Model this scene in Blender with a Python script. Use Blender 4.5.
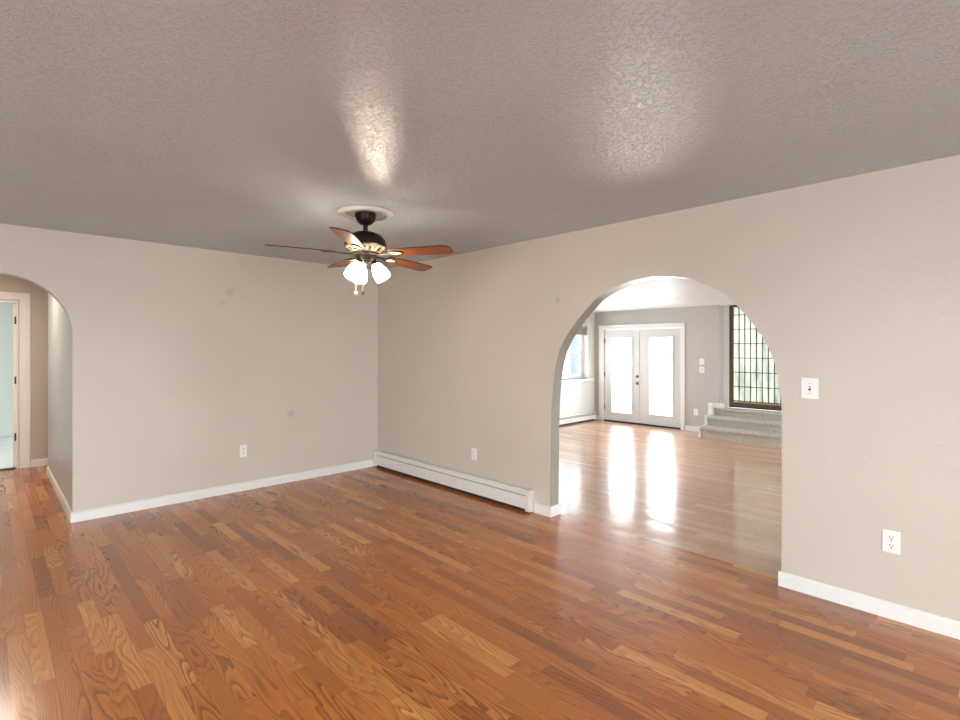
import bpy, bmesh, math, random
from mathutils import Vector, Matrix

scene = bpy.context.scene
col = scene.collection
for o in list(bpy.data.objects):
    bpy.data.objects.remove(o)
R = math.radians

# ------------------------------------------------------------------ camera, world, exposure
YAW, F_PX, HORIZON, EYE = 44.261, 507.6, 348.67, 1.462
cam_d = bpy.data.cameras.new('camera')
cam = bpy.data.objects.new('camera', cam_d)
col.objects.link(cam)
cam_d.sensor_width = 36.0
cam_d.lens = F_PX / 960 * 36.0
cam_d.shift_y = -(360 - HORIZON) / 960
cam_d.clip_start = 0.05
cam.location = (0, 0, EYE)
cam.rotation_euler = (R(90), 0, R(-YAW))
scene.camera = cam

vs = scene.view_settings
vs.view_transform = 'Standard'
vs.look = 'None'
vs.gamma = 1.0
vs.use_curve_mapping = False
vs.exposure = 0.0
cy = scene.cycles
cy.max_bounces = 10
cy.diffuse_bounces = 6
cy.glossy_bounces = 5
cy.transparent_max_bounces = 12
cy.sample_clamp_indirect = 20.0
cy.blur_glossy = 0.1

world = bpy.data.worlds.new('overcast_sky')
scene.world = world
world.use_nodes = True
wn = world.node_tree.nodes
bg = wn['Background']
bg.inputs['Color'].default_value = (0.90, 0.96, 1.0, 1)
bg.inputs['Strength'].default_value = 17.0


def lamp_area(name, loc, rot, sx, sy, power, color, portal=False, spread=180):
    d = bpy.data.lights.new(name, 'AREA')
    d.shape = 'RECTANGLE'
    d.size, d.size_y = sx, sy
    d.energy = power
    d.color = color
    d.spread = R(spread)
    if portal:
        d.cycles.is_portal = True
    o = bpy.data.objects.new(name, d)
    o.location = loc
    o.rotation_euler = rot
    col.objects.link(o)
    return o


# soft low sun added beyond the double doors for the ceiling streak
sun_d = bpy.data.lights.new('added_sun', 'SUN')
sun_d.energy = 4.5
sun_d.angle = R(14)
sun_d.color = (1.0, 0.96, 0.90)
sun = bpy.data.objects.new('added_sun', sun_d)
col.objects.link(sun)
sun.rotation_euler = Vector((6.5, 3.5, 7.38 * 0.49)).to_track_quat('Z', 'Y').to_euler()

# sky portals at the windows of the front room (behind and left of the camera)
lamp_area('portal_rear', (0.6, -3.16, 1.275), (R(90), 0, 0), 3.2, 1.35, 1, (1, 1, 1), True)
lamp_area('portal_side', (-2.76, 1.0, 1.25), (R(90), 0, R(-90)), 2.4, 1.3, 1, (1, 1, 1), True)
# sky portals at the openings of the family room
lamp_area('portal_doors', (9.3, 4.83, 1.0), (R(90), 0, R(90)), 1.7, 2.0, 1, (1, 1, 1), True)
lamp_area('portal_window', (8.0, 6.08, 1.4), (R(90), 0, R(180)), 1.7, 1.2, 1, (1, 1, 1), True)
lamp_area('portal_far', (7.6, -1.76, 1.275), (R(90), 0, 0), 2.4, 1.75, 1, (1, 1, 1), True)
# hall ceiling lamp and an unseen panel added to fill the blue room
lamp_area('hall_lamp', (0.0, 6.9, 2.40), (0, 0, 0), 0.35, 0.35, 27, (1.0, 0.90, 0.78))
lamp_area('fill_blue_room', (-1.9, 10.4, 1.5), (R(90), 0, R(-90)), 1.6, 1.4, 26, (1.0, 0.97, 0.94))
lamp_area('daylight_stairwell', (10.3, 2.6, 2.2), (R(90), 0, R(90)), 1.6, 2.4, 16, (0.98, 1.0, 0.96))


# ------------------------------------------------------------------ helpers
def lin(r, g, b):
    def f(c):
        c /= 255
        return c / 12.92 if c <= 0.04045 else ((c + 0.055) / 1.055) ** 2.4
    return (f(r), f(g), f(b), 1)


class NT:
    def __init__(self, name):
        self.m = bpy.data.materials.new(name)
        self.m.use_nodes = True
        self.t = self.m.node_tree
        self.t.nodes.clear()
        self.out = self.n('ShaderNodeOutputMaterial')

    def n(self, typ, **kw):
        nd = self.t.nodes.new(typ)
        for k, v in kw.items():
            setattr(nd, k, v)
        return nd

    def l(self, a, b):
        self.t.links.new(a, b)

    def setin(self, sock, v):
        if isinstance(v, bpy.types.NodeSocket):
            self.l(v, sock)
        else:
            sock.default_value = v

    def math(self, op, a, b=None, c=None, clamp=False):
        nd = self.n('ShaderNodeMath', operation=op, use_clamp=clamp)
        self.setin(nd.inputs[0], a)
        if b is not None:
            self.setin(nd.inputs[1], b)
        if c is not None:
            self.setin(nd.inputs[2], c)
        return nd.outputs[0]

    def comb(self, x, y, z=0.0):
        nd = self.n('ShaderNodeCombineXYZ')
        for i, v in enumerate((x, y, z)):
            self.setin(nd.inputs[i], v)
        return nd.outputs[0]

    def noise(self, vec, scale, detail=2.0, rough=0.5, dist=0.0):
        nd = self.n('ShaderNodeTexNoise')
        self.setin(nd.inputs['Vector'], vec)
        nd.inputs['Scale'].default_value = scale
        nd.inputs['Detail'].default_value = detail
        nd.inputs['Roughness'].default_value = rough
        nd.inputs['Distortion'].default_value = dist
        return nd.outputs['Fac']

    def mix(self, fac, a, b, blend='MIX'):
        nd = self.n('ShaderNodeMix', data_type='RGBA', blend_type=blend)
        self.setin(nd.inputs['Factor'], fac)
        self.setin(nd.inputs['A'] if False else nd.inputs[6], a)
        self.setin(nd.inputs[7], b)
        return nd.outputs[2]

    def ramp(self, fac, stops, interp='LINEAR'):
        nd = self.n('ShaderNodeValToRGB')
        cr = nd.color_ramp
        cr.interpolation = interp
        while len(cr.elements) < len(stops):
            cr.elements.new(0.5)
        for e, (p_, c_) in zip(cr.elements, stops):
            e.position = p_
            e.color = c_
        self.setin(nd.inputs[0], fac)
        return nd.outputs[0]

    def coord(self):
        return self.n('ShaderNodeTexCoord').outputs['Object']

    def geo(self):
        return self.n('ShaderNodeNewGeometry').outputs['Position']

    def bsdf(self, color, rough, bump=None, bump_strength=0.3, bump_dist=0.002, metallic=0.0, spec=0.5, **kw):
        b = self.n('ShaderNodeBsdfPrincipled')
        self.setin(b.inputs['Base Color'], color)
        self.setin(b.inputs['Roughness'], rough)
        b.inputs['Metallic'].default_value = metallic
        b.inputs['Specular IOR Level'].default_value = spec
        for k, v in kw.items():
            self.setin(b.inputs[k], v)
        if bump is not None:
            bp = self.n('ShaderNodeBump')
            bp.inputs['Strength'].default_value = bump_strength
            bp.inputs['Distance'].default_value = bump_dist
            self.l(bump, bp.inputs['Height'])
            self.l(bp.outputs[0], b.inputs['Normal'])
        self.l(b.outputs[0], self.out.inputs[0])
        return self.m


def plain(name, rgb, rough=0.4, metallic=0.0, var=0.04, scale=9.0, spec=0.5):
    t = NT(name)
    n_ = t.noise(t.geo(), scale, 3)
    c = lin(*rgb)
    c0 = tuple(x * (1 - var) for x in c[:3]) + (1,)
    c1 = tuple(min(1, x * (1 + var)) for x in c[:3]) + (1,)
    return t.bsdf(t.ramp(n_, [(0.3, c0), (0.7, c1)]), rough, metallic=metallic, spec=spec)


def wall_paint(name, rgb, rough=0.42, strength=0.22, marks=(), scale=85.0):
    t = NT(name)
    g = t.geo()
    big = t.noise(g, 1.3, 2)
    c = lin(*rgb)
    colr = t.ramp(big, [(0.3, tuple(x * 0.97 for x in c[:3]) + (1,)), (0.7, tuple(x * 1.02 for x in c[:3]) + (1,))])
    for (px, py, pz, rad, amt) in marks:          # hand-sized scuffs
        d = t.n('ShaderNodeVectorMath', operation='DISTANCE')
        t.l(g, d.inputs[0])
        d.inputs[1].default_value = (px, py, pz)
        wob = t.noise(g, 18, 2)
        r_ = t.math('MULTIPLY_ADD', wob, -rad * 1.2, rad * 1.6)
        k = t.math('SUBTRACT', r_, d.outputs['Value'])
        k = t.math('DIVIDE', k, rad, clamp=True)
        k = t.math('MULTIPLY', k, amt)
        colr = t.mix(k, colr, lin(120, 108, 98))
    fine = t.noise(g, scale, 3, 0.55)
    pock = t.noise(g, scale * 0.45, 1, 0.5)
    blob = t.ramp(pock, [(0.56, (0, 0, 0, 1)), (0.68, (1, 1, 1, 1))])
    h = t.math('MULTIPLY_ADD', blob, 0.55, fine)
    return t.bsdf(colr, rough, bump=h, bump_strength=strength, bump_dist=0.004, spec=0.45)


def wood_floor(name, dark, mid, light, w=0.075, length=0.62, rough=0.2, spec=0.5, grain=0.5, wav=0.12):
    t = NT(name)
    sep = t.n('ShaderNodeSeparateXYZ')
    t.l(t.geo(), sep.inputs[0])
    x, y = sep.outputs[0], sep.outputs[1]
    fxr = t.math('DIVIDE', x, w)
    row = t.math('FLOOR', fxr)
    fx = t.math('SUBTRACT', fxr, row)
    wn1 = t.n('ShaderNodeTexWhiteNoise', noise_dimensions='1D')
    t.l(row, wn1.inputs['W'])
    rl = t.math('MULTIPLY_ADD', wn1.outputs['Value'], 0.35, length * 0.8)
    vy = t.math('ADD', t.math('DIVIDE', y, rl), t.math('MULTIPLY', wn1.outputs['Value'], 37.7))
    idy = t.math('FLOOR', vy)
    fy = t.math('SUBTRACT', vy, idy)
    wn2 = t.n('ShaderNodeTexWhiteNoise', noise_dimensions='2D')
    t.l(t.comb(row, idy), wn2.inputs['Vector'])
    rs = t.n('ShaderNodeSeparateColor')
    t.l(wn2.outputs['Color'], rs.inputs[0])
    r1, r2, r3 = rs.outputs[0], rs.outputs[1], rs.outputs[2]
    base = t.ramp(r1, [(0.0, tuple(a * 0.7 + b_ * 0.3 for a, b_ in zip(dark, mid))), (0.4, mid), (0.7, mid), (1.0, light)])
    # cathedral grain: level lines of a noise stretched along the plank, different on each strip
    gx = t.math('MULTIPLY_ADD', x, 8.0, t.math('MULTIPLY', r2, 61.0))
    gy = t.math('MULTIPLY_ADD', y, 1.0, t.math('MULTIPLY', r3, 47.0))
    field = t.noise(t.comb(gx, gy), 1.0, 1.0, 0.4, 0.0)
    fine_w = t.noise(t.comb(t.math('MULTIPLY', x, 60.0), t.math('MULTIPLY', y, 6.0)), 1.0, 2)
    slope = t.math('MULTIPLY_ADD', r2, 4.5, 1.0)
    ph = t.math('MULTIPLY_ADD', fx, slope, t.math('MULTIPLY', field, 19.0))
    ph = t.math('MULTIPLY_ADD', fine_w, 0.6, ph)
    ring = t.math('FRACT', ph)
    ring = t.math('POWER', ring, 2.2)
    pores = t.noise(t.comb(t.math('MULTIPLY', x, 210.0), t.math('MULTIPLY_ADD', y, 9.0, t.math('MULTIPLY', r1, 30.0))), 1.0, 2, 0.6)
    pores = t.ramp(pores, [(0.35, (1, 1, 1, 1)), (0.62, (0, 0, 0, 1))])
    broad = t.noise(t.comb(t.math('MULTIPLY', x, 16.0), t.math('MULTIPLY_ADD', y, 1.6, t.math('MULTIPLY', r2, 30.0))), 1.0, 2)
    strength = t.math('MULTIPLY_ADD', r3, grain * 1.1, grain * 0.55)
    k = t.math('MULTIPLY', ring, strength)
    k = t.math('MULTIPLY_ADD', pores, grain * 0.22, k)
    c = t.mix(t.math('MINIMUM', k, 0.85), base, t.mix(0.5, dark, tuple(v * 0.35 for v in dark[:3]) + (1,)))
    c = t.mix(t.math('MULTIPLY', broad, 0.35), c, dark)
    # joints
    ex = t.math('MINIMUM', fx, t.math('SUBTRACT', 1.0, fx))
    ey = t.math('MULTIPLY', t.math('MINIMUM', fy, t.math('SUBTRACT', 1.0, fy)), length / w)
    e = t.math('MINIMUM', ex, ey)
    seam = t.ramp(e, [(0.0, (1, 1, 1, 1)), (0.022, (0, 0, 0, 1))])
    c = t.mix(t.math('MULTIPLY', seam, 0.5), c, tuple(v * 0.25 for v in dark[:3]) + (1,))
    rg = t.math('MULTIPLY_ADD', broad, 0.08, rough - 0.03)
    wave = t.noise(t.comb(t.math('MULTIPLY', x, 5.0), t.math('MULTIPLY', y, 1.2)), 1.0, 2)
    h = t.math('MULTIPLY_ADD', ring, 0.006, wave)
    return t.bsdf(c, rg, bump=h, bump_strength=wav, bump_dist=0.02, spec=spec)


# ------------------------------------------------------------------ materials
M = {}
M['wall'] = wall_paint('beige_wall_paint', (194, 186, 174),
                       marks=((2.408, 5.45, 0.755, 0.06, 0.45), (1.775, 5.45, 2.03, 0.06, 0.25), (1.70, 5.45, 1.93, 0.05, 0.2),
                              (3.518, 2.651, 1.88, 0.04, 0.4)))
M['wall_grey'] = wall_paint('grey_wall_paint', (178, 175, 169), strength=0.12)
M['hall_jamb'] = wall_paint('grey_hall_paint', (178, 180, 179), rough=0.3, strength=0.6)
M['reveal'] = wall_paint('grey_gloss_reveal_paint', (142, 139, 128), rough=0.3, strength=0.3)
M['wall_white'] = wall_paint('pale_wall_paint', (210, 209, 205), strength=0.12)
M['wall_hall'] = wall_paint('hall_wall_paint', (200, 184, 166), strength=0.15)
M['wall_blue'] = wall_paint('pale_blue_wall_paint', (185, 193, 190), strength=0.1)
M['trim'] = plain('white_trim_paint', (218, 217, 214), 0.35, var=0.015)
M['casing'] = plain('cream_trim_paint', (236, 230, 222), 0.35, var=0.015)
M['door'] = plain('white_door_paint', (204, 205, 203), 0.35, var=0.012)
M['metal_white'] = plain('white_enamel', (212, 211, 207), 0.35, var=0.02)
M['plastic'] = plain('white_plastic', (226, 226, 223), 0.3, var=0.01)
M['slot'] = plain('dark_slot', (38, 36, 34), 0.6)
M['gap_shade'] = plain('heater_gap_shade', (20, 22, 26), 0.6)
M['bronze'] = plain('dark_bronze', (44, 35, 28), 0.38, 0.6, var=0.15, scale=30)
M['steel'] = plain('brushed_nickel', (120, 116, 110), 0.3, 0.9)
M['hinge'] = plain('dark_hinge_metal', (70, 62, 54), 0.4, 0.8)
M['cream'] = plain('antique_cream', (214, 194, 160), 0.4, var=0.06, scale=40)
M['walnut'] = plain('walnut_frame', (84, 66, 48), 0.45, var=0.2, scale=14)
M['tan_wood'] = plain('tan_wood_stop', (178, 152, 114), 0.5, var=0.08, scale=20)
M['lead'] = plain('lead_came', (58, 56, 50), 0.5, 0.5)
M['chain'] = plain('pale_chain', (214, 200, 172), 0.35, 0.6)
M['shade_cloth'] = plain('grey_shade_cloth', (150, 148, 142), 0.8)
M['threshold'] = plain('dark_threshold', (46, 36, 30), 0.5)
M['vinyl'] = plain('pale_floor', (214, 220, 218), 0.4, var=0.05, scale=3)
M['bounce_ground'] = plain('pale_bounce_ground', (196, 198, 200), 0.9, var=0.1, scale=4)
M['snow'] = plain('snow', (238, 242, 246), 0.8, var=0.03, scale=0.7)
M['floor'] = wood_floor('cherry_laminate', lin(134, 72, 26), lin(205, 122, 46), lin(234, 164, 84), grain=0.65, spec=0.95)
M['floor_far'] = wood_floor('red_oak_boards', lin(180, 138, 110), lin(204, 162, 134), lin(220, 184, 158), w=0.083, length=0.9,
                            rough=0.15, grain=0.4, wav=0.2, spec=1.0)


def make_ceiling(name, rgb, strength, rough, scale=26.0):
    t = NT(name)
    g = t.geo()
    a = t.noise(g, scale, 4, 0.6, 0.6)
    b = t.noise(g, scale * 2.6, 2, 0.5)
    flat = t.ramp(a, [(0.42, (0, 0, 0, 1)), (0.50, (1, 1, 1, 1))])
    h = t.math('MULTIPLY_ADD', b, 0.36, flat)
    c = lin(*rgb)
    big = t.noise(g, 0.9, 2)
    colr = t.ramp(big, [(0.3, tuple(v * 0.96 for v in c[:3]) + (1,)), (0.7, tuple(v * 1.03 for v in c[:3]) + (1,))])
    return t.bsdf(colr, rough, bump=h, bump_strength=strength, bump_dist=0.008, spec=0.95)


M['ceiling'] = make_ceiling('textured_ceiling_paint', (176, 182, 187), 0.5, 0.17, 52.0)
M['ceiling_far'] = make_ceiling('white_ceiling_paint', (222, 226, 227), 0.15, 0.5)


def make_glass(name, tint=(1, 1, 1, 1), fres=1.45):
    t = NT(name)
    tr = t.n('ShaderNodeBsdfTransparent')
    tr.inputs[0].default_value = tint
    gl = t.n('ShaderNodeBsdfGlossy')
    gl.inputs['Roughness'].default_value = 0.02
    fr = t.n('ShaderNodeFresnel')
    fr.inputs[0].default_value = fres
    mx = t.n('ShaderNodeMixShader')
    k = t.math('MULTIPLY', fr.outputs[0], 0.6)
    t.l(k, mx.inputs[0])
    t.l(tr.outputs[0], mx.inputs[1])
    t.l(gl.outputs[0], mx.inputs[2])
    t.l(mx.outputs[0], t.out.inputs[0])
    return t.m


M['glass'] = make_glass('clear_glass')


def make_cathedral():
    t = NT('hammered_cathedral_glass')
    g = t.geo()
    sep = t.n('ShaderNodeSeparateXYZ')
    t.l(g, sep.inputs[0])
    v = t.comb(sep.outputs[0], t.math('MULTIPLY', sep.outputs[1], 6.0), t.math('MULTIPLY', sep.outputs[2], 0.8))
    n_ = t.noise(v, 2.2, 3, 0.5)
    c = t.ramp(n_, [(0.3, lin(148, 153, 147)), (0.5, lin(172, 174, 166)), (0.7, lin(188, 184, 172))])
    tl = t.n('ShaderNodeBsdfTranslucent')
    t.l(c, tl.inputs[0])
    tr = t.n('ShaderNodeBsdfTransparent')
    t.l(c, tr.inputs[0])
    gl = t.n('ShaderNodeBsdfGlossy')
    gl.inputs['Roughness'].default_value = 0.15
    m1 = t.n('ShaderNodeMixShader')
    m1.inputs[0].default_value = 0.85
    t.l(tr.outputs[0], m1.inputs[1])
    t.l(tl.outputs[0], m1.inputs[2])
    m2 = t.n('ShaderNodeMixShader')
    m2.inputs[0].default_value = 0.06
    t.l(m1.outputs[0], m2.inputs[1])
    t.l(gl.outputs[0], m2.inputs[2])
    bp = t.n('ShaderNodeBump')
    bp.inputs['Strength'].default_value = 0.4
    bp.inputs['Distance'].default_value = 0.01
    t.l(t.noise(g, 30, 2), bp.inputs['Height'])
    for s in (tl, gl):
        t.l(bp.outputs[0], s.inputs['Normal'])
    t.l(m2.outputs[0], t.out.inputs[0])
    return t.m


M['cathedral'] = make_cathedral()


def make_lit_shade():
    t = NT('lit_frosted_shade')
    em = t.n('ShaderNodeEmission')
    em.inputs[0].default_value = (1.0, 0.86, 0.66, 1)
    em.inputs[1].default_value = 48.0
    gl = t.n('ShaderNodeBsdfGlossy')
    gl.inputs['Roughness'].default_value = 0.3
    mx = t.n('ShaderNodeMixShader')
    mx.inputs[0].default_value = 0.05
    t.l(em.outputs[0], mx.inputs[1])
    t.l(gl.outputs[0], mx.inputs[2])
    t.l(mx.outputs[0], t.out.inputs[0])
    return t.m


M['lit_shade'] = make_lit_shade()


def make_blade():
    t = NT('cherry_blade_veneer')
    oc = t.coord()
    sep = t.n('ShaderNodeSeparateXYZ')
    t.l(oc, sep.inputs[0])
    v = t.comb(t.math('MULTIPLY', sep.outputs[0], 2.0), t.math('MULTIPLY', sep.outputs[1], 40.0))
    n_ = t.noise(v, 2.0, 3, 0.6)
    c = t.ramp(n_, [(0.3, lin(92, 46, 14)), (0.55, lin(134, 72, 24)), (0.8, lin(158, 92, 38))])
    return t.bsdf(c, 0.4, spec=0.5)


M['blade'] = make_blade()


def make_carpet():
    t = NT('grey_carpet_pile')
    g = t.geo()
    n1 = t.noise(g, 260, 2, 0.7)
    n2 = t.noise(g, 24, 3, 0.6)
    k = t.math('MULTIPLY_ADD', n2, 0.6, t.math('MULTIPLY', n1, 0.4))
    c = t.ramp(k, [(0.35, lin(164, 160, 150)), (0.65, lin(188, 184, 173))])
    return t.bsdf(c, 0.95, bump=k, bump_strength=0.3, bump_dist=0.004, spec=0.1)


M['carpet'] = make_carpet()


def make_siding():
    t = NT('blue_lap_siding')
    sep = t.n('ShaderNodeSeparateXYZ')
    t.l(t.geo(), sep.inputs[0])
    z = t.math('DIVIDE', sep.outputs[2], 0.15)
    f = t.math('FRACT', z)
    c = t.ramp(f, [(0.0, lin(36, 46, 56)), (0.08, lin(48, 64, 78)), (1.0, lin(50, 66, 80))])
    return t.bsdf(c, 0.6, bump=f, bump_strength=0.5, bump_dist=0.01)


M['siding'] = make_siding()


# ------------------------------------------------------------------ mesh builders
def BM():
    return bmesh.new()


def box(bm, a, b):
    x0, x1 = sorted((a[0], b[0])); y0, y1 = sorted((a[1], b[1])); z0, z1 = sorted((a[2], b[2]))
    v = [bm.verts.new(c) for c in ((x0, y0, z0), (x1, y0, z0), (x1, y1, z0), (x0, y1, z0),
                                   (x0, y0, z1), (x1, y0, z1), (x1, y1, z1), (x0, y1, z1))]
    for f in ((0, 3, 2, 1), (4, 5, 6, 7), (0, 1, 5, 4), (1, 2, 6, 5), (2, 3, 7, 6), (3, 0, 4, 7)):
        bm.faces.new([v[i] for i in f])


def prism(bm, pts, axis, c0, c1):
    """extrude a 2D outline along an axis; the other two axes keep their order"""
    def P(p, c):
        if axis == 'x': return (c, p[0], p[1])
        if axis == 'y': return (p[0], c, p[1])
        return (p[0], p[1], c)
    a = [bm.verts.new(P(p, c0)) for p in pts]
    b = [bm.verts.new(P(p, c1)) for p in pts]
    n = len(pts)
    bm.faces.new(a)
    bm.faces.new(b[::-1])
    for i in range(n):
        j = (i + 1) % n
        bm.faces.new((a[j], a[i], b[i], b[j]))
    bmesh.ops.recalc_face_normals(bm, faces=bm.faces[:])


def lathe(bm, prof, seg=32, mat=Matrix(), cap=True):
    rings = []
    for (r, z) in prof:
        if r < 1e-6:
            rings.append([bm.verts.new(mat @ Vector((0, 0, z)))])
        else:
            rings.append([bm.verts.new(mat @ Vector((r * math.cos(2 * math.pi * k / seg), r * math.sin(2 * math.pi * k / seg), z)))
                          for k in range(seg)])
    for a, b in zip(rings, rings[1:]):
        for k in range(seg):
            k2 = (k + 1) % seg
            if len(a) == 1 and len(b) == 1:
                continue
            if len(a) == 1:
                bm.faces.new((a[0], b[k2], b[k]))
            elif len(b) == 1:
                bm.faces.new((a[k], a[k2], b[0]))
            else:
                bm.faces.new((a[k], a[k2], b[k2], b[k]))
    if cap:
        for rg in (rings[0], rings[-1]):
            if len(rg) > 2:
                bm.faces.new(rg)
    bmesh.ops.recalc_face_normals(bm, faces=bm.faces[:])


def tube(bm, pts, r, seg=10):
    pts = [Vector(p_) for p_ in pts]
    rings = []
    for i, p_ in enumerate(pts):
        d = (pts[min(i + 1, len(pts) - 1)] - pts[max(i - 1, 0)]).normalized()
        up = Vector((0, 0, 1)) if abs(d.z) < 0.9 else Vector((1, 0, 0))
        s = d.cross(up).normalized()
        u = s.cross(d)
        rings.append([bm.verts.new(p_ + r * (math.cos(2 * math.pi * k / seg) * s + math.sin(2 * math.pi * k / seg) * u)) for k in range(seg)])
    for a, b in zip(rings, rings[1:]):
        for k in range(seg):
            k2 = (k + 1) % seg
            bm.faces.new((a[k], a[k2], b[k2], b[k]))
    bm.faces.new(rings[0]); bm.faces.new(rings[-1])
    bmesh.ops.recalc_face_normals(bm, faces=bm.faces[:])


def ball(bm, c, r, sz=1.0, seg=14):
    bmesh.ops.create_uvsphere(bm, u_segments=seg, v_segments=max(6, seg // 2), radius=r,
                              matrix=Matrix.Translation(c) @ Matrix.Diagonal((1, 1, sz, 1)))


def obj(name, bm, mat, parent=None, loc=None, smooth=False, bevel=0.0, label=None):
    me = bpy.data.meshes.new(name)
    bm.to_mesh(me)
    bm.free()
    me.materials.append(mat)
    if smooth:
        for f in me.polygons:
            f.use_smooth = True
        try:
            me.set_sharp_from_angle(angle=R(40))
        except Exception:
            pass
    o = bpy.data.objects.new(name, me)
    col.objects.link(o)
    if loc is not None:
        o.location = loc
    if parent is not None:
        o.parent = parent
    if bevel:
        md = o.modifiers.new('bevel', 'BEVEL')
        md.width = bevel
        md.segments = 2
        md.limit_method = 'ANGLE'
        md.angle_limit = R(40)
    if label:
        o['label'] = label
    return o


def thing(name, label, cat, loc=(0, 0, 0), rz=0.0, group=None):
    o = bpy.data.objects.new(name, None)
    o.empty_display_size = 0.1
    col.objects.link(o)
    o.location = loc
    o.rotation_euler = (0, 0, rz)
    o['label'] = label
    o['category'] = cat
    if group:
        o['group'] = group
    return o


def struct(name, bm, mat, label=None, cat=None, bevel=0.0, smooth=False):
    o = obj(name, bm, mat, bevel=bevel, smooth=smooth)
    o['kind'] = 'structure'
    o['label'] = label or name
    o['category'] = cat or name.split('_')[0]
    return o


def struct_root(name, label, cat, loc=(0, 0, 0)):
    o = thing(name, label, cat, loc)
    o['kind'] = 'structure'
    return o


def copy_tree(o, parent=None):
    c = o.copy()
    col.objects.link(c)
    if parent is not None:
        c.parent = parent
    for ch in list(o.children):
        copy_tree(ch, c)
    return c


# ------------------------------------------------------------------ the shell
XR, YB, H = 3.518, 5.4505, 2.44          # right wall, back wall, ceiling height
XR2, YB2 = XR + 0.12, YB + 0.12
XF, YW = 9.0, 5.851                      # family room: door wall and window wall
HF = 2.21
AJ0, AJ1 = 0.945, 2.735                  # big arch jambs (y)


def catmull(pts, n=8):
    out = []
    P = [pts[0]] + list(pts) + [pts[-1]]
    for i in range(1, len(P) - 2):
        for k in range(n):
            t = k / n
            out.append(tuple(0.5 * (2 * P[i][j] + (P[i + 1][j] - P[i - 1][j]) * t
                                    + (2 * P[i - 1][j] - 5 * P[i][j] + 4 * P[i + 1][j] - P[i + 2][j]) * t * t
                                    + (-P[i - 1][j] + 3 * P[i][j] - 3 * P[i + 1][j] + P[i + 2][j]) * t ** 3) for j in (0, 1)))
    out.append(tuple(pts[-1]))
    return out


# floors
b = BM(); box(b, (-2.7, -3.1, -0.1), (XR2, 8.42, 0)); struct('floor', b, M['floor'], 'reddish brown strip laminate floor of the front room and hall', 'floor')
b = BM(); box(b, (XR2, -1.7, -0.1), (XF + 0.2, YW + 0.18, 0)); struct('floor_family', b, M['floor_far'], 'glossy pale red wood floor seen through the big arch', 'floor')
b = BM(); box(b, (-2.0, 8.42, -0.1), (1.6, 11.6, 0.0)); struct('floor_bedroom', b, M['vinyl'], 'pale floor of the blue room beyond the hall door', 'floor')
# ceilings
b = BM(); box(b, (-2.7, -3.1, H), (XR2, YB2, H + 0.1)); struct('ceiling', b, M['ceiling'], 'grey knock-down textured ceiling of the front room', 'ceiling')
b = BM(); box(b, (-2.15, YB2, H), (1.9, 11.7, H + 0.1)); struct('ceiling_hall', b, M['ceiling_far'], 'ceiling of the hall behind the left arch', 'ceiling')
b = BM(); box(b, (XR2, -1.7, HF), (XF + 0.45, YW + 0.18, HF + 0.1)); struct('ceiling_family', b, M['ceiling_far'], 'low white ceiling seen through the big arch', 'ceiling')

# back wall with the left arch (semicircular head)
acx, ar, az = 0.055, 0.47, 1.59
arch = [(acx + ar * math.cos(R(a)), az + ar * math.sin(R(a))) for a in range(0, 181, 4)]
outl = [(XR2, 0), (XR2, H), (-2.7, H), (-2.7, 0), (acx - ar, 0)] + arch[::-1] + [(acx + ar, 0)]
b = BM(); prism(b, outl, 'y', YB, YB2); wb = struct('wall_back', b, M['wall'], 'beige wall facing the camera with a small arch at its left end', 'wall')

# right wall with the big arch, outline measured along the opening
prof = [(0.945, 0.0), (0.944, 0.5), (0.943, 0.93), (0.946, 1.13), (0.968, 1.312), (1.012, 1.454), (1.095, 1.606), (1.216, 1.757), (1.311, 1.845),
        (1.513, 1.948), (1.732, 1.99), (1.85, 1.990), (2.015, 1.968), (2.236, 1.885), (2.349, 1.798), (2.496, 1.650), (2.62, 1.477),
        (2.684, 1.275), (2.716, 1.03), (2.727, 0.756), (2.733, 0.4), (2.735, 0.0)]
prof = catmull(prof, 5)
outr = [(-3.1, 0), (-3.1, H), (YB, H), (YB, 0)] + prof[::-1]
b = BM(); prism(b, outr, 'x', XR, XR2); wr = struct('wall_right', b, M['wall'], 'long beige wall at the right with the big arched opening', 'wall')

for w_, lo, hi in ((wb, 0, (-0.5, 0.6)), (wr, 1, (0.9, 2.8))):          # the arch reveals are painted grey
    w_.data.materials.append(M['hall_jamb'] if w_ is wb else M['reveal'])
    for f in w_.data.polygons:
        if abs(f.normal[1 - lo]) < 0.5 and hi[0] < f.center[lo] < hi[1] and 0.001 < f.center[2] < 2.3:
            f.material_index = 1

# unseen sides of the front room, with their windows
b = BM()
box(b, (-2.7, -3.22, 0), (XR2, -3.1, 0.6)); box(b, (-2.7, -3.22, 1.95), (XR2, -3.1, H))
box(b, (-2.7, -3.22, 0.6), (-1.0, -3.1, 1.95)); box(b, (2.2, -3.22, 0.6), (XR2, -3.1, 1.95))
struct('wall_front', b, M['wall'], 'beige wall behind the camera with a wide window', 'wall')
b = BM()
box(b, (-2.82, -3.1, 0), (-2.7, YB2, 0.6)); box(b, (-2.82, -3.1, 1.9), (-2.7, YB2, H))
box(b, (-2.82, -3.1, 0.6), (-2.7, -0.2, 1.9)); box(b, (-2.82, 2.2, 0.6), (-2.7, YB2, 1.9))
struct('wall_left', b, M['wall'], 'beige wall left of the camera with a wide window', 'wall')

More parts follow.
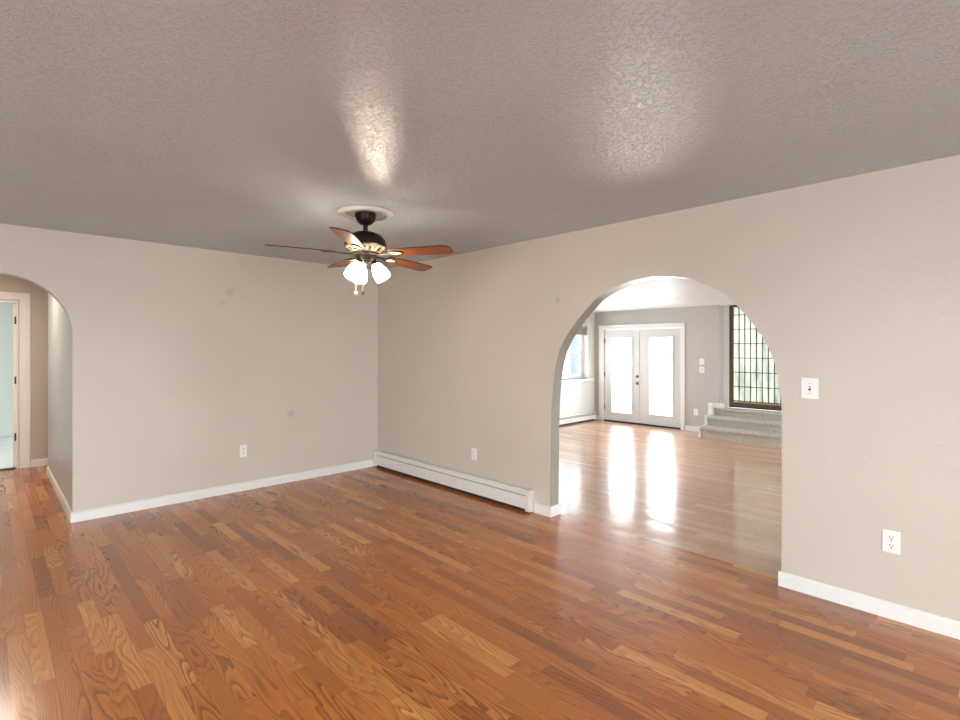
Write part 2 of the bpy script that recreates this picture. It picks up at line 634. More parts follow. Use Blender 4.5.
# hall
HX, HY, HE = acx + ar, 7.78, 8.36
b = BM(); box(b, (HX, YB2, 0), (HX + 0.12, HY, H)); struct('wall_hall_right', b, M['hall_jamb'], 'hall wall flush with the right jamb of the small arch', 'wall')
b = BM(); box(b, (-1.0, YB2, 0), (-0.88, HE, H)); struct('wall_hall_left', b, M['wall_hall'], 'hall wall on the left', 'wall')
dx0, dx1, dz = -0.50, 0.285, 2.045
b = BM(); prism(b, [(-1.0, 0), (-1.0, H), (1.8, H), (1.8, 0), (dx1, 0), (dx1, dz), (dx0, dz), (dx0, 0)], 'y', HE, HE + 0.12)
struct('wall_hall_end', b, M['wall_hall'], 'warm beige end wall of the hall with a white doorway', 'wall')
b = BM(); box(b, (1.68, YB2, 0), (1.8, HE, H)); struct('wall_hall_return', b, M['wall_hall'], 'hall side wall around the corner', 'wall')
b = BM(); box(b, (-2.0, 11.5, 0), (1.6, 11.62, H)); struct('wall_bedroom_back', b, M['wall_blue'], 'pale blue wall of the room beyond the hall door', 'wall')
b = BM(); box(b, (1.5, HE + 0.12, 0), (1.62, 11.5, H)); struct('wall_bedroom_right', b, M['wall_blue'], 'pale blue side wall of the room beyond the hall', 'wall')
b = BM(); box(b, (-2.12, HE + 0.12, 0), (-2.0, 11.5, H)); struct('wall_bedroom_left', b, M['wall_blue'], 'pale blue left wall of the room beyond the hall', 'wall')

# family room
b = BM()
prism(b, [(YW + 0.18, 0), (YW + 0.18, HF), (3.37, HF), (3.37, 0), (4.035, 0), (4.035, 1.842), (5.622, 1.842), (5.622, 0)], 'x', XF, XF + 0.12)
struct('wall_family_doors', b, M['wall_grey'], 'grey wall with white double doors beyond the big arch', 'wall')
b = BM(); box(b, (XF + 0.12, 3.37, 0), (XF + 0.32, 3.4, HF)); struct('wall_stair_return', b, M['wall_grey'], 'narrow grey wall return beside the leaded glass', 'wall')
wx0, wx1, wz0, wz1 = 7.1, 8.763, 0.855, 1.92
b = BM()
box(b, (XR2, YW, 0), (XF, YW + 0.18, wz0)); box(b, (XR2, YW, wz1), (XF, YW + 0.18, HF))
box(b, (XR2, YW, wz0), (wx0, YW + 0.18, wz1)); box(b, (wx1, YW, wz0), (XF, YW + 0.18, wz1))
struct('wall_family_window', b, M['wall_white'], 'pale wall with a window left of the double doors', 'wall')
b = BM(); box(b, (XF, -1.7, 0), (XF + 0.32, 2.37, HF)); struct('wall_family_far', b, M['wall_grey'], 'grey wall right of the carpeted steps', 'wall')
b = BM()
box(b, (XR2, -1.82, 0), (XF + 0.32, -1.7, 0.4)); box(b, (XR2, -1.82, 2.15), (XF + 0.32, -1.7, HF))
box(b, (XR2, -1.82, 0.4), (6.7, -1.7, 2.15)); box(b, (8.5, -1.82, 0.4), (XF + 0.32, -1.7, 2.15))
struct('wall_family_side', b, M['wall_white'], 'family room side wall with a wide window', 'wall')

# ------------------------------------------------------------------ baseboards
BT, BH = 0.014, 0.088


def base_profile(bm, p0, p1, nrm, h=BH, t=BT):
    """board with an eased top edge along p0-p1, standing off the wall towards nrm"""
    p0, p1, n_ = Vector((*p0, 0)), Vector((*p1, 0)), Vector((*nrm, 0))
    prof_ = [(0, 0), (t, 0), (t, h - 0.018), (t * 0.55, h - 0.004), (t * 0.3, h), (0, h)]
    A = [bm.verts.new(p0 + n_ * u + Vector((0, 0, z))) for u, z in prof_]
    B = [bm.verts.new(p1 + n_ * u + Vector((0, 0, z))) for u, z in prof_]
    n2 = len(prof_)
    bm.faces.new(A); bm.faces.new(B[::-1])
    for i in range(n2):
        j = (i + 1) % n2
        bm.faces.new((A[j], A[i], B[i], B[j]))
    bmesh.ops.recalc_face_normals(bm, faces=bm.faces[:])


b = BM(); base_profile(b, (HX - BT, YB), (XR, YB), (0, -1)); base_profile(b, (HX, YB), (HX, HY), (-1, 0)); base_profile(b, (HX - BT, HY), (HX + 0.12, HY), (0, 1))
struct('baseboard_back', b, M['trim'], 'white baseboard of the back wall, turning into the small arch', 'baseboard')
b = BM(); base_profile(b, (XR, AJ1 - BT), (XR, 2.905), (-1, 0)); base_profile(b, (XR, AJ1), (XR2 + BT, AJ1), (0, -1))
struct('baseboard_right', b, M['trim'], 'short white baseboard wrapping the left jamb of the big arch', 'baseboard')
b = BM(); base_profile(b, (XR, -3.1), (XR, AJ0 + BT), (-1, 0)); base_profile(b, (XR, AJ0), (XR2 + BT, AJ0), (0, 1))
struct('baseboard_front', b, M['trim'], 'white baseboard right of the big arch', 'baseboard')
b = BM(); base_profile(b, (0.405, HE), (1.68, HE), (0, -1)); struct('baseboard_hall', b, M['casing'], 'white baseboard on the hall end wall', 'baseboard')
b = BM(); base_profile(b, (XF, 3.50), (XF, 3.955), (-1, 0)); base_profile(b, (XF, 5.735), (XF, YW), (-1, 0))
struct('baseboard_family', b, M['trim'], 'white baseboard beside the double doors', 'baseboard')

# ------------------------------------------------------------------ hall doorway and its open door
b = BM()
for (x0, x1, z0, z1) in ((dx1 + 0.012, dx1 + 0.115, 0, dz + 0.1), (dx0 - 0.115, dx0 - 0.012, 0, dz + 0.1), (dx0 - 0.012, dx1 + 0.012, dz + 0.012, dz + 0.1)):
    box(b, (x0, HE - 0.018, z0), (x1, HE - 0.001, z1))
struct('trim_1', b, M['casing'], 'cream door casing around the hall doorway', 'trim', bevel=0.004)
b = BM()
box(b, (dx1 - 0.012, HE, 0), (dx1, HE + 0.12, dz)); box(b, (dx0, HE, 0), (dx0 + 0.012, HE + 0.12, dz)); box(b, (dx0 + 0.012, HE, dz - 0.02), (dx1 - 0.012, HE + 0.12, dz))
struct('trim_2', b, M['casing'], 'white door jamb lining the hall doorway', 'trim')
b = BM(); box(b, (dx0 + 0.02, HE - 0.005, 0), (dx1 - 0.02, HE + 0.06, 0.012)); struct('trim_3', b, M['threshold'], 'dark threshold strip under the hall doorway', 'trim')
d1 = struct_root('door_1', 'white hall door swung open into the blue room', 'door', (dx1 - 0.006, HE + 0.13, 0.012))
d1.rotation_euler = (0, 0, R(-9))
b = BM(); box(b, (-0.036, 0.0, 0), (-0.002, 0.76, 2.0)); obj('door_slab', b, M['casing'], d1, bevel=0.003)
for z in (0.36, 1.06, 1.80):
    b = BM(); box(b, (-0.022, -0.006, z - 0.045), (0.0, 0.0, z + 0.045)); tube(b, [(-0.002, -0.012, z - 0.05), (-0.002, -0.012, z + 0.05)], 0.008)
    obj('hinge', b, M['hinge'], d1)
b = BM(); lathe(b, [(0.0, 0.0), (0.026, 0.0), (0.026, 0.006), (0.012, 0.012), (0.012, 0.03), (0.026, 0.045), (0.022, 0.06), (0.0, 0.062)], 20,
                Matrix.Translation((-0.036, 0.69, 0.95)) @ Matrix.Rotation(R(-90), 4, 'Y'))
obj('door_knob', b, M['steel'], d1, smooth=True)

# ------------------------------------------------------------------ double doors of the family room
b = BM()
for (y0, y1, z0, z1) in ((3.96, 4.035, 0, 1.926), (5.622, 5.732, 0, 1.926), (4.035, 5.622, 1.842, 1.926)):
    box(b, (XF - 0.02, y0, z0), (XF - 0.001, y1, z1))
box(b, (XF - 0.03, 3.95, 1.915), (XF - 0.001, 5.742, 1.935))
struct('trim_4', b, M['trim'], 'white casing around the double doors', 'trim', bevel=0.004)
b = BM(); box(b, (XF - 0.01, 4.035, 0), (XF + 0.12, 5.622, 0.028)); struct('trim_5', b, M['threshold'], 'dark sill under the double doors', 'trim')


def french_leaf(name, label, y0, y1, g0, g1, gz0, gz1, handles, hinge_y):
    d = struct_root(name, label, 'door', (XF + 0.006, (y0 + y1) / 2, 0.03))
    yo, zo = (y0 + y1) / 2, 0.03
    z0_, z1_ = 0.03, 1.838
    bm = BM()
    box(bm, (0, y0 - yo, z0_ - zo), (0.045, g0 - yo, z1_ - zo)); box(bm, (0, g1 - yo, z0_ - zo), (0.045, y1 - yo, z1_ - zo))
    box(bm, (0, g0 - yo, z0_ - zo), (0.045, g1 - yo, gz0 - zo)); box(bm, (0, g0 - yo, gz1 - zo), (0.045, g1 - yo, z1_ - zo))
    obj('door_slab', bm, M['door'], d)
    bm = BM()
    w_ = 0.028
    for (a0, a1, c0, c1) in ((g0 - w_, g0, gz0 - w_, gz1 + w_), (g1, g1 + w_, gz0 - w_, gz1 + w_), (g0, g1, gz0 - w_, gz0), (g0, g1, gz1, gz1 + w_)):
        box(bm, (-0.012, a0 - yo, c0 - zo), (0.0, a1 - yo, c1 - zo))
    obj('glazing_bead', bm, M['door'], d, bevel=0.003)
    bm = BM(); box(bm, (0.02, g0 - yo, gz0 - zo), (0.026, g1 - yo, gz1 - zo)); obj('glass_pane', bm, M['glass'], d)
    if hinge_y is not None:
        for z in (0.28, 0.95, 1.62):
            bm = BM(); box(bm, (-0.010, hinge_y - yo - 0.012, z - zo - 0.05), (-0.001, hinge_y - yo + 0.006, z - zo + 0.05)); obj('hinge', bm, M['hinge'], d)
    for nm, (hy, hz, rr) in handles:
        bm = BM()
        lathe(bm, [(0.0, 0.0), (rr, 0.0), (rr, 0.006), (rr * 0.45, 0.012), (rr * 0.45, 0.016), (rr * 0.9, 0.022), (rr * 0.8, 0.032), (0, 0.034)], 20,
              Matrix.Translation((0, hy - yo, hz - zo)) @ Matrix.Rotation(R(-90), 4, 'Y'))
        obj(nm, bm, M['steel'], d, smooth=True)
    return d


french_leaf('door_2', 'left leaf of the white double doors, with deadbolt and knob', 4.858, 5.615, 5.014, 5.454, 0.20, 1.67,
            [('deadbolt', (4.890, 0.925, 0.030)), ('door_knob', (4.890, 0.795, 0.033))], 5.612)
french_leaf('door_3', 'right leaf of the white double doors, no knob', 4.040, 4.850, 4.195, 4.640, 0.225, 1.67, [], None)
b = BM(); box(b, (XF - 0.006, 4.8505, 0.03), (XF + 0.0055, 4.8575, 1.838)); struct('trim_6', b, M['door'], 'narrow astragal where the double doors meet', 'trim')

# ------------------------------------------------------------------ window of the family room
w1 = struct_root('window_1', 'white window left of the double doors', 'window', (8.0, YW + 0.11, wz0))
ox, oy, oz = 8.0, YW + 0.11, wz0
b = BM()
for (x0, x1, z0, z1) in ((wx1 - 0.05, wx1, wz0, wz1), (wx0, wx0 + 0.05, wz0, wz1), (wx0 + 0.05, wx1 - 0.05, wz0, wz0 + 0.04), (wx0 + 0.05, wx1 - 0.05, wz1 - 0.05, wz1), (8.24, 8.30, wz0 + 0.04, wz1 - 0.05)):
    box(b, (x0 - ox, 0, z0 - oz), (x1 - ox, 0.06, z1 - oz))
obj('window_frame', b, M['trim'], w1, bevel=0.003)
b = BM()
for (x0, x1, z0, z1) in ((8.30, 8.345, wz0 + 0.04, wz1 - 0.05), (8.675, 8.713, wz0 + 0.04, wz1 - 0.05), (8.345, 8.675, 1.34, 1.40), (8.345, 8.675, wz0 + 0.04, wz0 + 0.085)):
    box(b, (x0 - ox, 0.012, z0 - oz), (x1 - ox, 0.045, z1 - oz))
obj('window_sash', b, M['trim'], w1, bevel=0.003)
b = BM(); box(b, (wx0 + 0.05 - ox, 0.028, wz0 + 0.04 - oz), (8.24 - ox, 0.034, wz1 - 0.05 - oz)); obj('glass_pane', b, M['glass'], w1)
b = BM(); box(b, (8.345 - ox, 0.028, wz0 + 0.085 - oz), (8.675 - ox, 0.034, wz1 - 0.05 - oz)); obj('glass_pane', b, M['glass'], w1)
b = BM(); box(b, (wx0 - 0.1 - ox, -0.16, -0.05), (8.93 - ox, 0.0, 0.0)); obj('window_sill', b, M['trim'], w1, bevel=0.006)
ws = thing('window_shade', 'grey pleated window shade pulled up to the top of the window', 'shade', (7.95, YW + 0.055, 1.745))
b = BM()
for k in range(8):
    z = 0.018 * k
    prism(b, [(-0.02, z), (-0.03, z + 0.009), (-0.02, z + 0.018), (0.02, z + 0.018), (0.03, z + 0.009), (0.02, z)], 'x', -0.84, 0.805)
obj('pleats', b, M['shade_cloth'], ws)
b = BM(); box(b, (-0.845, -0.033, 0.144), (0.81, 0.033, 0.172)); obj('head_rail', b, M['shade_cloth'], ws)
b = BM(); box(b, (-0.845, -0.028, -0.014), (0.81, 0.028, 0.0)); obj('bottom_rail', b, M['trim'], ws)

# the neighbour and the yard outside
b = BM(); box(b, (-30, -40, -0.5), (3.6, -3.22, -0.3)); box(b, (-30, -3.22, -0.5), (-2.82, 20, -0.3)); box(b, (3.6, -40, -0.5), (26, -6, -0.3))
struct('ground_front', b, M['bounce_ground'], 'unseen pale yard behind the camera, bouncing skylight onto the ceiling', 'ground')  # unseen ground added, kept pale to throw skylight up at the ceiling
b = BM(); box(b, (9.13, -6, -0.3), (26, 24, -0.12)); box(b, (-6, YW + 0.2, -0.3), (9.13, 24, -0.12)) if False else None
struct('ground', b, M['snow'], 'snow-covered yard outside the double doors', 'ground')
nh = thing('neighbor_house', 'pale blue clapboard house seen through the left window', 'house', (13, 13.5, -0.3))
b = BM(); prism(b, [(-5, 0), (5, 0), (5, 3.0), (0, 4.6), (-5, 3.0)], 'y', -2.0, 4.0); obj('house_wall', b, M['siding'], nh)
b = BM(); prism(b, [(-5.4, 2.9), (0, 4.65), (5.4, 2.9), (5.4, 3.1), (0, 4.9), (-5.4, 3.1)], 'y', -2.4, 4.4); obj('roof', b, M['snow'], nh)
b = BM(); box(b, (-1.2, -2.05, 1.0), (0.2, -2.0, 2.3)); obj('house_window', b, M['trim'], nh)

# ------------------------------------------------------------------ carpeted steps and the leaded glass
st = thing('carpeted_steps', 'three grey carpeted steps leading up to the leaded glass', 'steps', (8.41, 2.6, 0))


def carpet_step(z0, z1, x0, x1, y0, y1):
    bm = BM()
    h = z1
    no = 0.038
    pr = [(x0 + no, z0), (x0 + no, h - 0.05), (x0 + 0.006, h - 0.045), (x0, h - 0.03), (x0 + 0.006, h - 0.008), (x0 + 0.024, h), (x1, h), (x1, z0)]
    prism(bm, [(a - 8.41, c) for a, c in pr], 'y', y0 - 2.6, y1 - 2.6)
    return bm


for (z0, z1, x0, x1) in ((0.0, 0.178, 8.395, 8.70), (0.0, 0.322, 8.675, 8.98), (0.0, 0.452, 8.955, 9.19)):
    y1 = 3.448 if x0 < 8.9 else 3.365
    obj('step', carpet_step(z0, z1, x0, x1 if x0 < 8.9 else 9.19, 2.375 if x0 > 8.9 else 1.7, y1) if x0 > 8.9 else carpet_step(z0, z1, x0, min(x1, 8.998), 1.7, y1),
        M['carpet'], st, smooth=True)
b = BM()
prism(b, [(x - 8.41, z) for x, z in ((8.40, 0), (8.40, 0.19), (8.655, 0.19), (8.655, 0.34), (8.90, 0.34), (8.90, 0.0))], 'y', 3.449 - 2.6, 3.472 - 2.6)
prism(b, [(x - 8.41, z) for x, z in ((8.90, 0), (8.90, 0.53), (8.998, 0.53), (8.998, 0))], 'y', 3.449 - 2.6, 3.515 - 2.6)
obj('stringer', b, M['trim'], st, bevel=0.003, label='white stepped stringer board')
b = BM(); box(b, (8.935 - 8.41, 3.27 - 2.6, 0.4525), (8.998 - 8.41, 3.4485 - 2.6, 0.53)); obj('landing_trim', b, M['trim'], st, bevel=0.003)

PX = 9.2
b = BM(); box(b, (PX - 0.005, 3.275, 0.452), (PX + 0.1, 3.369, HF)); box(b, (PX - 0.005, 2.372, 0.452), (PX + 0.1, 2.455, HF))
struct('trim_7', b, M['trim'], 'white posts either side of the leaded glass', 'trim')
lg = thing('leaded_glass_panel', 'tall leaded glass panel in a wooden frame above the steps', 'glass panel', (PX, 2.86, 0.455))
y0, y1, z0, z1 = 2.457, 3.273, 0.455, HF - 0.002
fr_l, fr_b = 0.062, 0.085
b = BM()
for (a0, a1, c0, c1) in ((y0, y0 + 0.03, z0, z1), (y1 - fr_l, y1, z0, z1), (y0 + 0.03, y1 - fr_l, z0 + 0.02, z0 + fr_b), (y0 + 0.03, y1 - fr_l, z1 - 0.03, z1)):
    box(b, (0, a0 - 2.86, c0 - 0.455), (0.05, a1 - 2.86, c1 - 0.455))
obj('wood_frame', b, M['walnut'], lg, bevel=0.003)
b = BM(); box(b, (-0.004, y0 - 2.86, 0), (0.05, y1 - 2.86, 0.02)); obj('bottom_rail', b, M['slot'], lg)
ga, gb, gc, gd = y0 + 0.03 - 2.86, y1 - fr_l - 2.86, fr_b, z1 - 0.03 - 0.455
b = BM(); box(b, (0.008, ga, gc - 0.001), (0.022, gb, gc + 0.018)); obj('bottom_stop', b, M['tan_wood'], lg)
b = BM(); box(b, (0.022, ga, gc), (0.028, gb, gd)); obj('glass', b, M['cathedral'], lg)
b = BM()
n_v = 8
for k in range(1, n_v):
    y = gb - (gb - ga) * k / n_v
    box(b, (0.016, y - 0.0055, gc), (0.034, y + 0.0055, gd))
zz = gc + 0.028
box(b, (0.017, ga, zz - 0.006), (0.033, gb, zz + 0.006))
k = 1
while gc + 0.028 + 0.245 * k < gd:
    z = gc + 0.028 + 0.245 * k
    box(b, (0.017, ga, z - 0.005), (0.033, gb, z + 0.005))
    k += 1
obj('lead_grid', b, M['lead'], lg)
# stairwell behind the leaded glass
b = BM(); box(b, (10.6, 1.4, -0.12), (10.72, 4.0, 3.4)); struct('wall_stairwell', b, M['wall_white'], 'pale stairwell wall behind the leaded glass', 'wall')

# ------------------------------------------------------------------ baseboard heaters (built along +x from their left end, front towards -y)
def heater(name, label, loc, rz, L, h=0.2, slot=0.0):
    t_ = thing(name, label, 'heater', loc, rz, None)
    d = 0.062
    bm = BM(); box(bm, (0.03, -0.012, 0.035), (L - 0.03, -0.001, h - 0.002)); obj('back_plate', bm, M['metal_white'], t_)
    bm = BM()
    prism(bm, [(-0.012, h - 0.006), (-0.012, h), (-d + 0.012, h), (-d, h - 0.012), (-d, h - 0.046 + slot), (-d + 0.004, h - 0.046 + slot), (-d + 0.004, h - 0.014), (-d + 0.014, h - 0.006)], 'x', 0.03, L - 0.03)
    obj('hood', bm, M['metal_white'], t_)
    bm = BM()
    prism(bm, [(-d - 0.006, 0.032), (-d - 0.006, h - 0.055), (-d + 0.004, h - 0.051), (-d + 0.004, h - 0.056), (-d, h - 0.062), (-d, 0.036), (-d + 0.016, 0.036), (-d + 0.016, 0.032)], 'x', 0.03, L - 0.03)
    obj('front_panel', bm, M['metal_white'], t_)
    bm = BM(); box(bm, (0.03, -d + 0.018, 0.0), (L - 0.03, -0.013, h - 0.06)); obj('shaded_fins', bm, M['gap_shade'], t_)  # plain fin block, near-black: the shade of the heater gap is in its colour
    for x0, x1 in ((0.0, 0.045), (L - 0.045, L)):
        bm = BM(); prism(bm, [(-0.001, 0.0), (-d - 0.01, 0.012), (-d - 0.01, h - 0.012), (-d + 0.008, h + 0.004), (-0.001, h + 0.004)], 'x', x0, x1)
        obj('end_cap', bm, M['metal_white'], t_, bevel=0.003)
    return t_


heater('baseboard_heater', 'long white baseboard heater between the room corner and the big arch', (XR, YB - 0.016, 0), R(-90), 5.4345 - 2.917, 0.197)
heater('baseboard_heater', 'white baseboard heater under the window beyond the arch', (4.6, YW, 0), 0, 8.955 - 4.6, 0.175, 0.024)


# ------------------------------------------------------------------ outlets and switches: plate in the xz plane, facing -y
def plate(bm, w, h, t=0.006):
    prism(bm, [(-w / 2, -h / 2), (w / 2, -h / 2), (w / 2, h / 2), (-w / 2, h / 2)], 'y', -t, -0.0005)


def outlet(label, loc, rz, w=0.074, h=0.118):
    t_ = thing('wall_outlet', label, 'outlet', loc, rz)
    bm = BM(); plate(bm, w, h); obj('cover_plate', bm, M['plastic'], t_, bevel=0.0025)
    for s in (-1, 1):
        zc = 0.021 * s * h / 0.118
        bm = BM()
        lathe(bm, [(0.0165, 0.0), (0.0165, 0.0025), (0.015, 0.003), (0, 0.003)], 20, Matrix.Translation((0, -0.006, zc)) @ Matrix.Rotation(R(90), 4, 'X') @ Matrix.Diagonal((1, 0.85, 1, 1)))
        rc = obj('receptacle', bm, M['plastic'], t_)
        bm = BM()
        box(bm, (-0.0085, -0.0096, zc - 0.001), (-0.0055, -0.0088, zc + 0.009)); box(bm, (0.0055, -0.0096, zc), (0.0085, -0.0088, zc + 0.008))
        lathe(bm, [(0.0035, 0), (0.0035, 0.0008), (0, 0.0008)], 10, Matrix.Translation((0, -0.0088, zc - 0.007)) @ Matrix.Rotation(R(90), 4, 'X'))
        obj('slots', bm, M['slot'], rc)
    bm = BM(); lathe(bm, [(0.0032, 0), (0.0028, 0.001), (0, 0.001)], 10, Matrix.Translation((0, -0.006, 0)) @ Matrix.Rotation(R(90), 4, 'X')); obj('screw', bm, M['steel'], t_)
    return t_


def switch(label, loc, rz, w=0.074, h=0.118, rocker=False):
    t_ = thing('light_switch', label, 'switch', loc, rz)
    bm = BM(); plate(bm, w, h); obj('cover_plate', bm, M['plastic'], t_, bevel=0.0025)
    bm = BM(); box(bm, (-0.006, -0.0075, -0.013), (0.006, -0.006, 0.013)); obj('toggle_slot', bm, M['slot'] if not rocker else M['plastic'], t_)
    bm = BM(); prism(bm, [(-0.006, -0.004), (-0.019, 0.007), (-0.017, 0.011), (-0.006, 0.006)], 'x', -0.0042, 0.0042); obj('toggle', bm, M['plastic'], t_)
    for s in (-1, 1):
        bm = BM(); lathe(bm, [(0.0034, 0), (0.003, 0.001), (0, 0.001)], 10, Matrix.Translation((0, -0.006, 0.03 * s)) @ Matrix.Rotation(R(90), 4, 'X')); obj('screw', bm, M['steel'], t_)
    return t_


RW = R(-90)   # facing -x : local -y -> world -x
outlet('white duplex outlet on the back wall left of the corner', (1.904, YB, 0.408), 0, 0.068, 0.125)
outlet('white duplex outlet above the long baseboard heater', (XR, 3.69, 0.405), RW, 0.072, 0.115)
outlet('white duplex outlet low on the right wall, nearest the camera', (XR, 0.414, 0.416), RW, 0.078, 0.122)
switch('white toggle switch on the beige wall just right of the big arch', (XR, 0.794, 1.226), RW, 0.09, 0.124)
switch('upper of two stacked switches beside the double doors', (XF, 3.657, 1.235), RW, 0.085, 0.112)
switch('lower of two stacked switches beside the double doors', (XF, 3.657, 1.093), RW, 0.085, 0.112)
outlet('white outlet low on the grey wall between doors and steps', (XF, 3.762, 0.342), RW, 0.074, 0.12)
gp = thing('cover_plate', 'slim pale plate edge-on in the right jamb of the big arch', 'cover plate', (XR + 0.08, AJ0, 0.21))
b = BM(); prism(b, [(-0.03, -0.1), (0.03, -0.1), (0.03, 0.1), (-0.03, 0.1)], 'y', 0.0005, 0.014); obj('plate', b, M['plastic'], gp, bevel=0.006)

# ------------------------------------------------------------------ ceiling fan
FX, FY = 1.962, 3.195
cR, cF = Vector((math.cos(R(YAW)), -math.sin(R(YAW)), 0)), Vector((math.sin(R(YAW)), math.cos(R(YAW)), 0))
md = thing('ceiling_medallion', 'round white ceiling medallion ring around the fan mount', 'ceiling medallion', (FX, FY, H))
b = BM()
lathe(b, [(0.198, -0.0005), (0.198, -0.008), (0.185, -0.020), (0.160, -0.024), (0.152, -0.022), (0.144, -0.006), (0.060, -0.005), (0.060, -0.0005)], 48)
obj('ring', b, M['metal_white'], md, smooth=True)

fan = thing('ceiling_fan', 'dark bronze ceiling fan with five wood blades and lit shades', 'ceiling fan', (FX, FY, H))


def fz(z):
    return z - H


b = BM(); lathe(b, [(0.0, fz(2.350)), (0.028, fz(2.350)), (0.05, fz(2.362)), (0.066, fz(2.385)), (0.073, fz(2.412)), (0.073, fz(2.4315)), (0.0, fz(2.4315))], 32); obj('canopy', b, M['bronze'], fan, smooth=True)
b = BM(); tube(b, [(0, 0, fz(2.36)), (0, 0, fz(2.285))], 0.0165, 16); obj('downrod', b, M['bronze'], fan, smooth=True)
b = BM(); lathe(b, [(0.0, fz(2.302)), (0.03, fz(2.302)), (0.075, fz(2.294)), (0.115, fz(2.275)), (0.14, fz(2.245)), (0.149, fz(2.215)), (0.149, fz(2.198)), (0.140, fz(2.192)), (0.0, fz(2.192))], 48)
obj('motor_housing', b, M['bronze'], fan, smooth=True)
b = BM(); lathe(b, [(0.0, fz(2.1915)), (0.138, fz(2.1915)), (0.132, fz(2.178)), (0.098, fz(2.152)), (0.085, fz(2.146)), (0.0, fz(2.146))], 48)
vb = obj('vent_ring', b, M['cream'], fan, smooth=True, label='cream vent ring under the motor')
b = BM()
for k in range(20):
    a = 2 * math.pi * k / 20
    mt = Matrix.Rotation(a, 4, 'Z')
    pts = [(0.131, fz(2.178)), (0.106, fz(2.159))]
    n_ = Vector((0.62, 0, -0.78))
    vs_ = []
    for (r_, z_), wd in zip(pts, (0.011, 0.008)):
        for s in (-1, 1):
            vs_.append((Vector((r_, s * wd, z_)), n_))
    q = [b.verts.new(mt @ (v + n_ * 0.002)) for v, n_ in vs_] + [b.verts.new(mt @ (v - n_ * 0.004)) for v, n_ in vs_]
    for f in ((0, 1, 3, 2), (4, 6, 7, 5), (0, 2, 6, 4), (1, 5, 7, 3), (0, 4, 5, 1), (2, 3, 7, 6)):
        b.faces.new([q[i] for i in f])
bmesh.ops.recalc_face_normals(b, faces=b.faces[:])
obj('vent_slots', b, M['bronze'], vb)
b = BM(); lathe(b, [(0.0, fz(2.1455)), (0.10, fz(2.1455)), (0.102, fz(2.138)), (0.078, fz(2.130)), (0.072, fz(2.105)), (0.066, fz(2.094)), (0.0, fz(2.094))], 40)
obj('switch_housing', b, M['bronze'], fan, smooth=True)
b = BM(); lathe(b, [(0.0, fz(2.0938)), (0.060, fz(2.0938)), (0.056, fz(2.080)), (0.03, fz(2.068)), (0.012, fz(2.062)), (0.0, fz(2.060))], 32)
obj('light_fitter', b, M['bronze'], fan, smooth=True)


def blade_mesh():
    bm = BM()
    L0, L1 = 0.20, 0.67
    top = [(L0, 0.046), (L0 + 0.05, 0.054), (0.45, 0.066), (0.60, 0.070), (0.645, 0.064), (0.664, 0.048), (L1, 0.02)]
    bot = [(L1, -0.02), (0.664, -0.048), (0.645, -0.064), (0.60, -0.070), (0.45, -0.066), (L0 + 0.05, -0.054), (L0, -0.046)]
    prism(bm, top + bot, 'z', -0.003, 0.003)
    return bm


def iron_mesh():
    bm = BM()
    # flat arm leaving the hub, then an open leaf-shaped plate under the blade root
    prism(bm, [(0.085, -0.016), (0.15, -0.012), (0.19, -0.012), (0.19, 0.012), (0.15, 0.012), (0.085, 0.016)], 'z', -0.012, -0.0032)
    def leaf(s):
        n = 24
        return [(0.245 + s * 0.062 * math.cos(2 * math.pi * k / n), s * 0.037 * math.sin(2 * math.pi * k / n) * (1.0 - 0.25 * math.cos(2 * math.pi * k / n))) for k in range(n)]
    o_, i_ = leaf(1.0), leaf(0.78)
    n = len(o_)
    V = [[bm.verts.new((x, y, z)) for x, y in pl] for pl in (o_, i_) for z in (-0.0105, -0.0032)]
    for k in range(n):
        j = (k + 1) % n
        for a, c in ((0, 1), (3, 2), (2, 0), (1, 3)):
            bm.faces.new((V[a][k], V[a][j], V[c][j], V[c][k]))
    bmesh.ops.recalc_face_normals(bm, faces=bm.faces[:])
    return bm


def iron_inlay():
    bm = BM()
    n = 24
    pl = [(0.245 + 0.046 * math.cos(2 * math.pi * k / n), 0.027 * math.sin(2 * math.pi * k / n) * (1.0 - 0.25 * math.cos(2 * math.pi * k / n))) for k in range(n)]
    prism(bm, pl, 'z', -0.0075, -0.0033)
    return bm


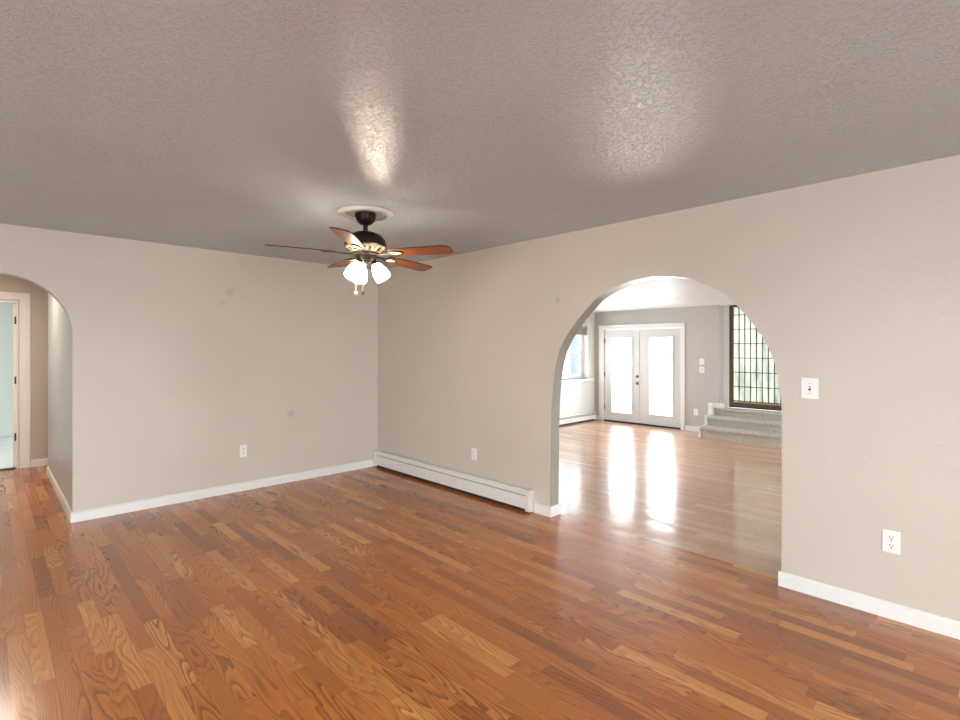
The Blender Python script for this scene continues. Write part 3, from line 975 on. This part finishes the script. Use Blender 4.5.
PITCH = R(-11)
bl0 = None
for k in range(5):
    ang = R(9 + 72 * k)
    rot = Matrix.Rotation(R(2.4), 4, cR * -1.9 + cF * 1.5) @ Matrix.Rotation(ang, 4, 'Z') @ Matrix.Rotation(PITCH, 4, 'X')
    if bl0 is None:
        bl = obj('blade', blade_mesh(), M['blade'], fan)
        bl.data.materials.append(M['bronze'])
        for f in bl.data.polygons:
            if abs(f.normal.z) < 0.5:
                f.material_index = 1
        ir = obj('blade_iron', iron_mesh(), M['bronze'], bl)
        il = obj('iron_inlay', iron_inlay(), M['cream'], bl)
        bl0 = bl
    else:
        bl = copy_tree(bl0, fan)
    bl.location = (0, 0, fz(2.145))
    bl.rotation_euler = rot.to_euler()

shade_prof = [(0.024, 0.0), (0.034, -0.012), (0.048, -0.035), (0.058, -0.065), (0.064, -0.095), (0.066, -0.122), (0.064, -0.140),
              (0.060, -0.140), (0.060, -0.120), (0.054, -0.065), (0.042, -0.035), (0.026, -0.012)]
for phi in (0, 125, 237):
    dr = cR * math.cos(R(phi)) + cF * math.sin(R(phi))
    tilt = R(32)
    axis = (Vector((0, 0, -1)) * math.cos(tilt) + dr * math.sin(tilt)).normalized()
    neck = Vector((0, 0, fz(2.072))) + dr * 0.066
    q = Vector((0, 0, -1)).rotation_difference(axis).to_matrix().to_4x4()
    mt = Matrix.Translation(neck) @ q
    b = BM(); tube(b, [Vector((0, 0, fz(2.082))) + dr * 0.03, Vector((0, 0, fz(2.088))) + dr * 0.05, neck - axis * 0.006], 0.010, 12)
    lathe(b, [(0.0, 0.018), (0.020, 0.016), (0.026, 0.004), (0.027, -0.014), (0.0, -0.014)], 24, mt)
    so = obj('lamp_socket', b, M['bronze'], fan, smooth=True)
    b = BM(); lathe(b, [(r_ * 0.86, z_ * 0.90) for r_, z_ in shade_prof], 32, mt, cap=False)
    obj('lamp_shade', b, M['lit_shade'], fan, smooth=True, label='glowing frosted glass tulip shade')
for (lat, dep, zend, kind) in ((-0.062, -0.03, 1.858, 'ball'), (-0.004, -0.062, 1.858, 'bell')):
    p_ = cR * lat + cF * dep
    b = BM()
    tube(b, [p_ + Vector((0, 0, fz(2.10))), p_ + Vector((0, 0, fz(zend)))], 0.0022, 6)
    ch = obj('pull_chain', b, M['chain'], fan)
    b = BM()
    if kind == 'ball':
        ball(b, p_ + Vector((0, 0, fz(zend))), 0.014)
        obj('pull_knob', b, M['plastic'], ch, smooth=True, label='white ball pull')
    else:
        lathe(b, [(0, 0.012), (0.003, 0.012), (0.006, -0.002), (0.008, -0.014), (0, -0.016)], 14, Matrix.Translation(p_ + Vector((0, 0, fz(zend)))))
        obj('pull_knob', b, M['slot'], ch, smooth=True, label='small dark pull')
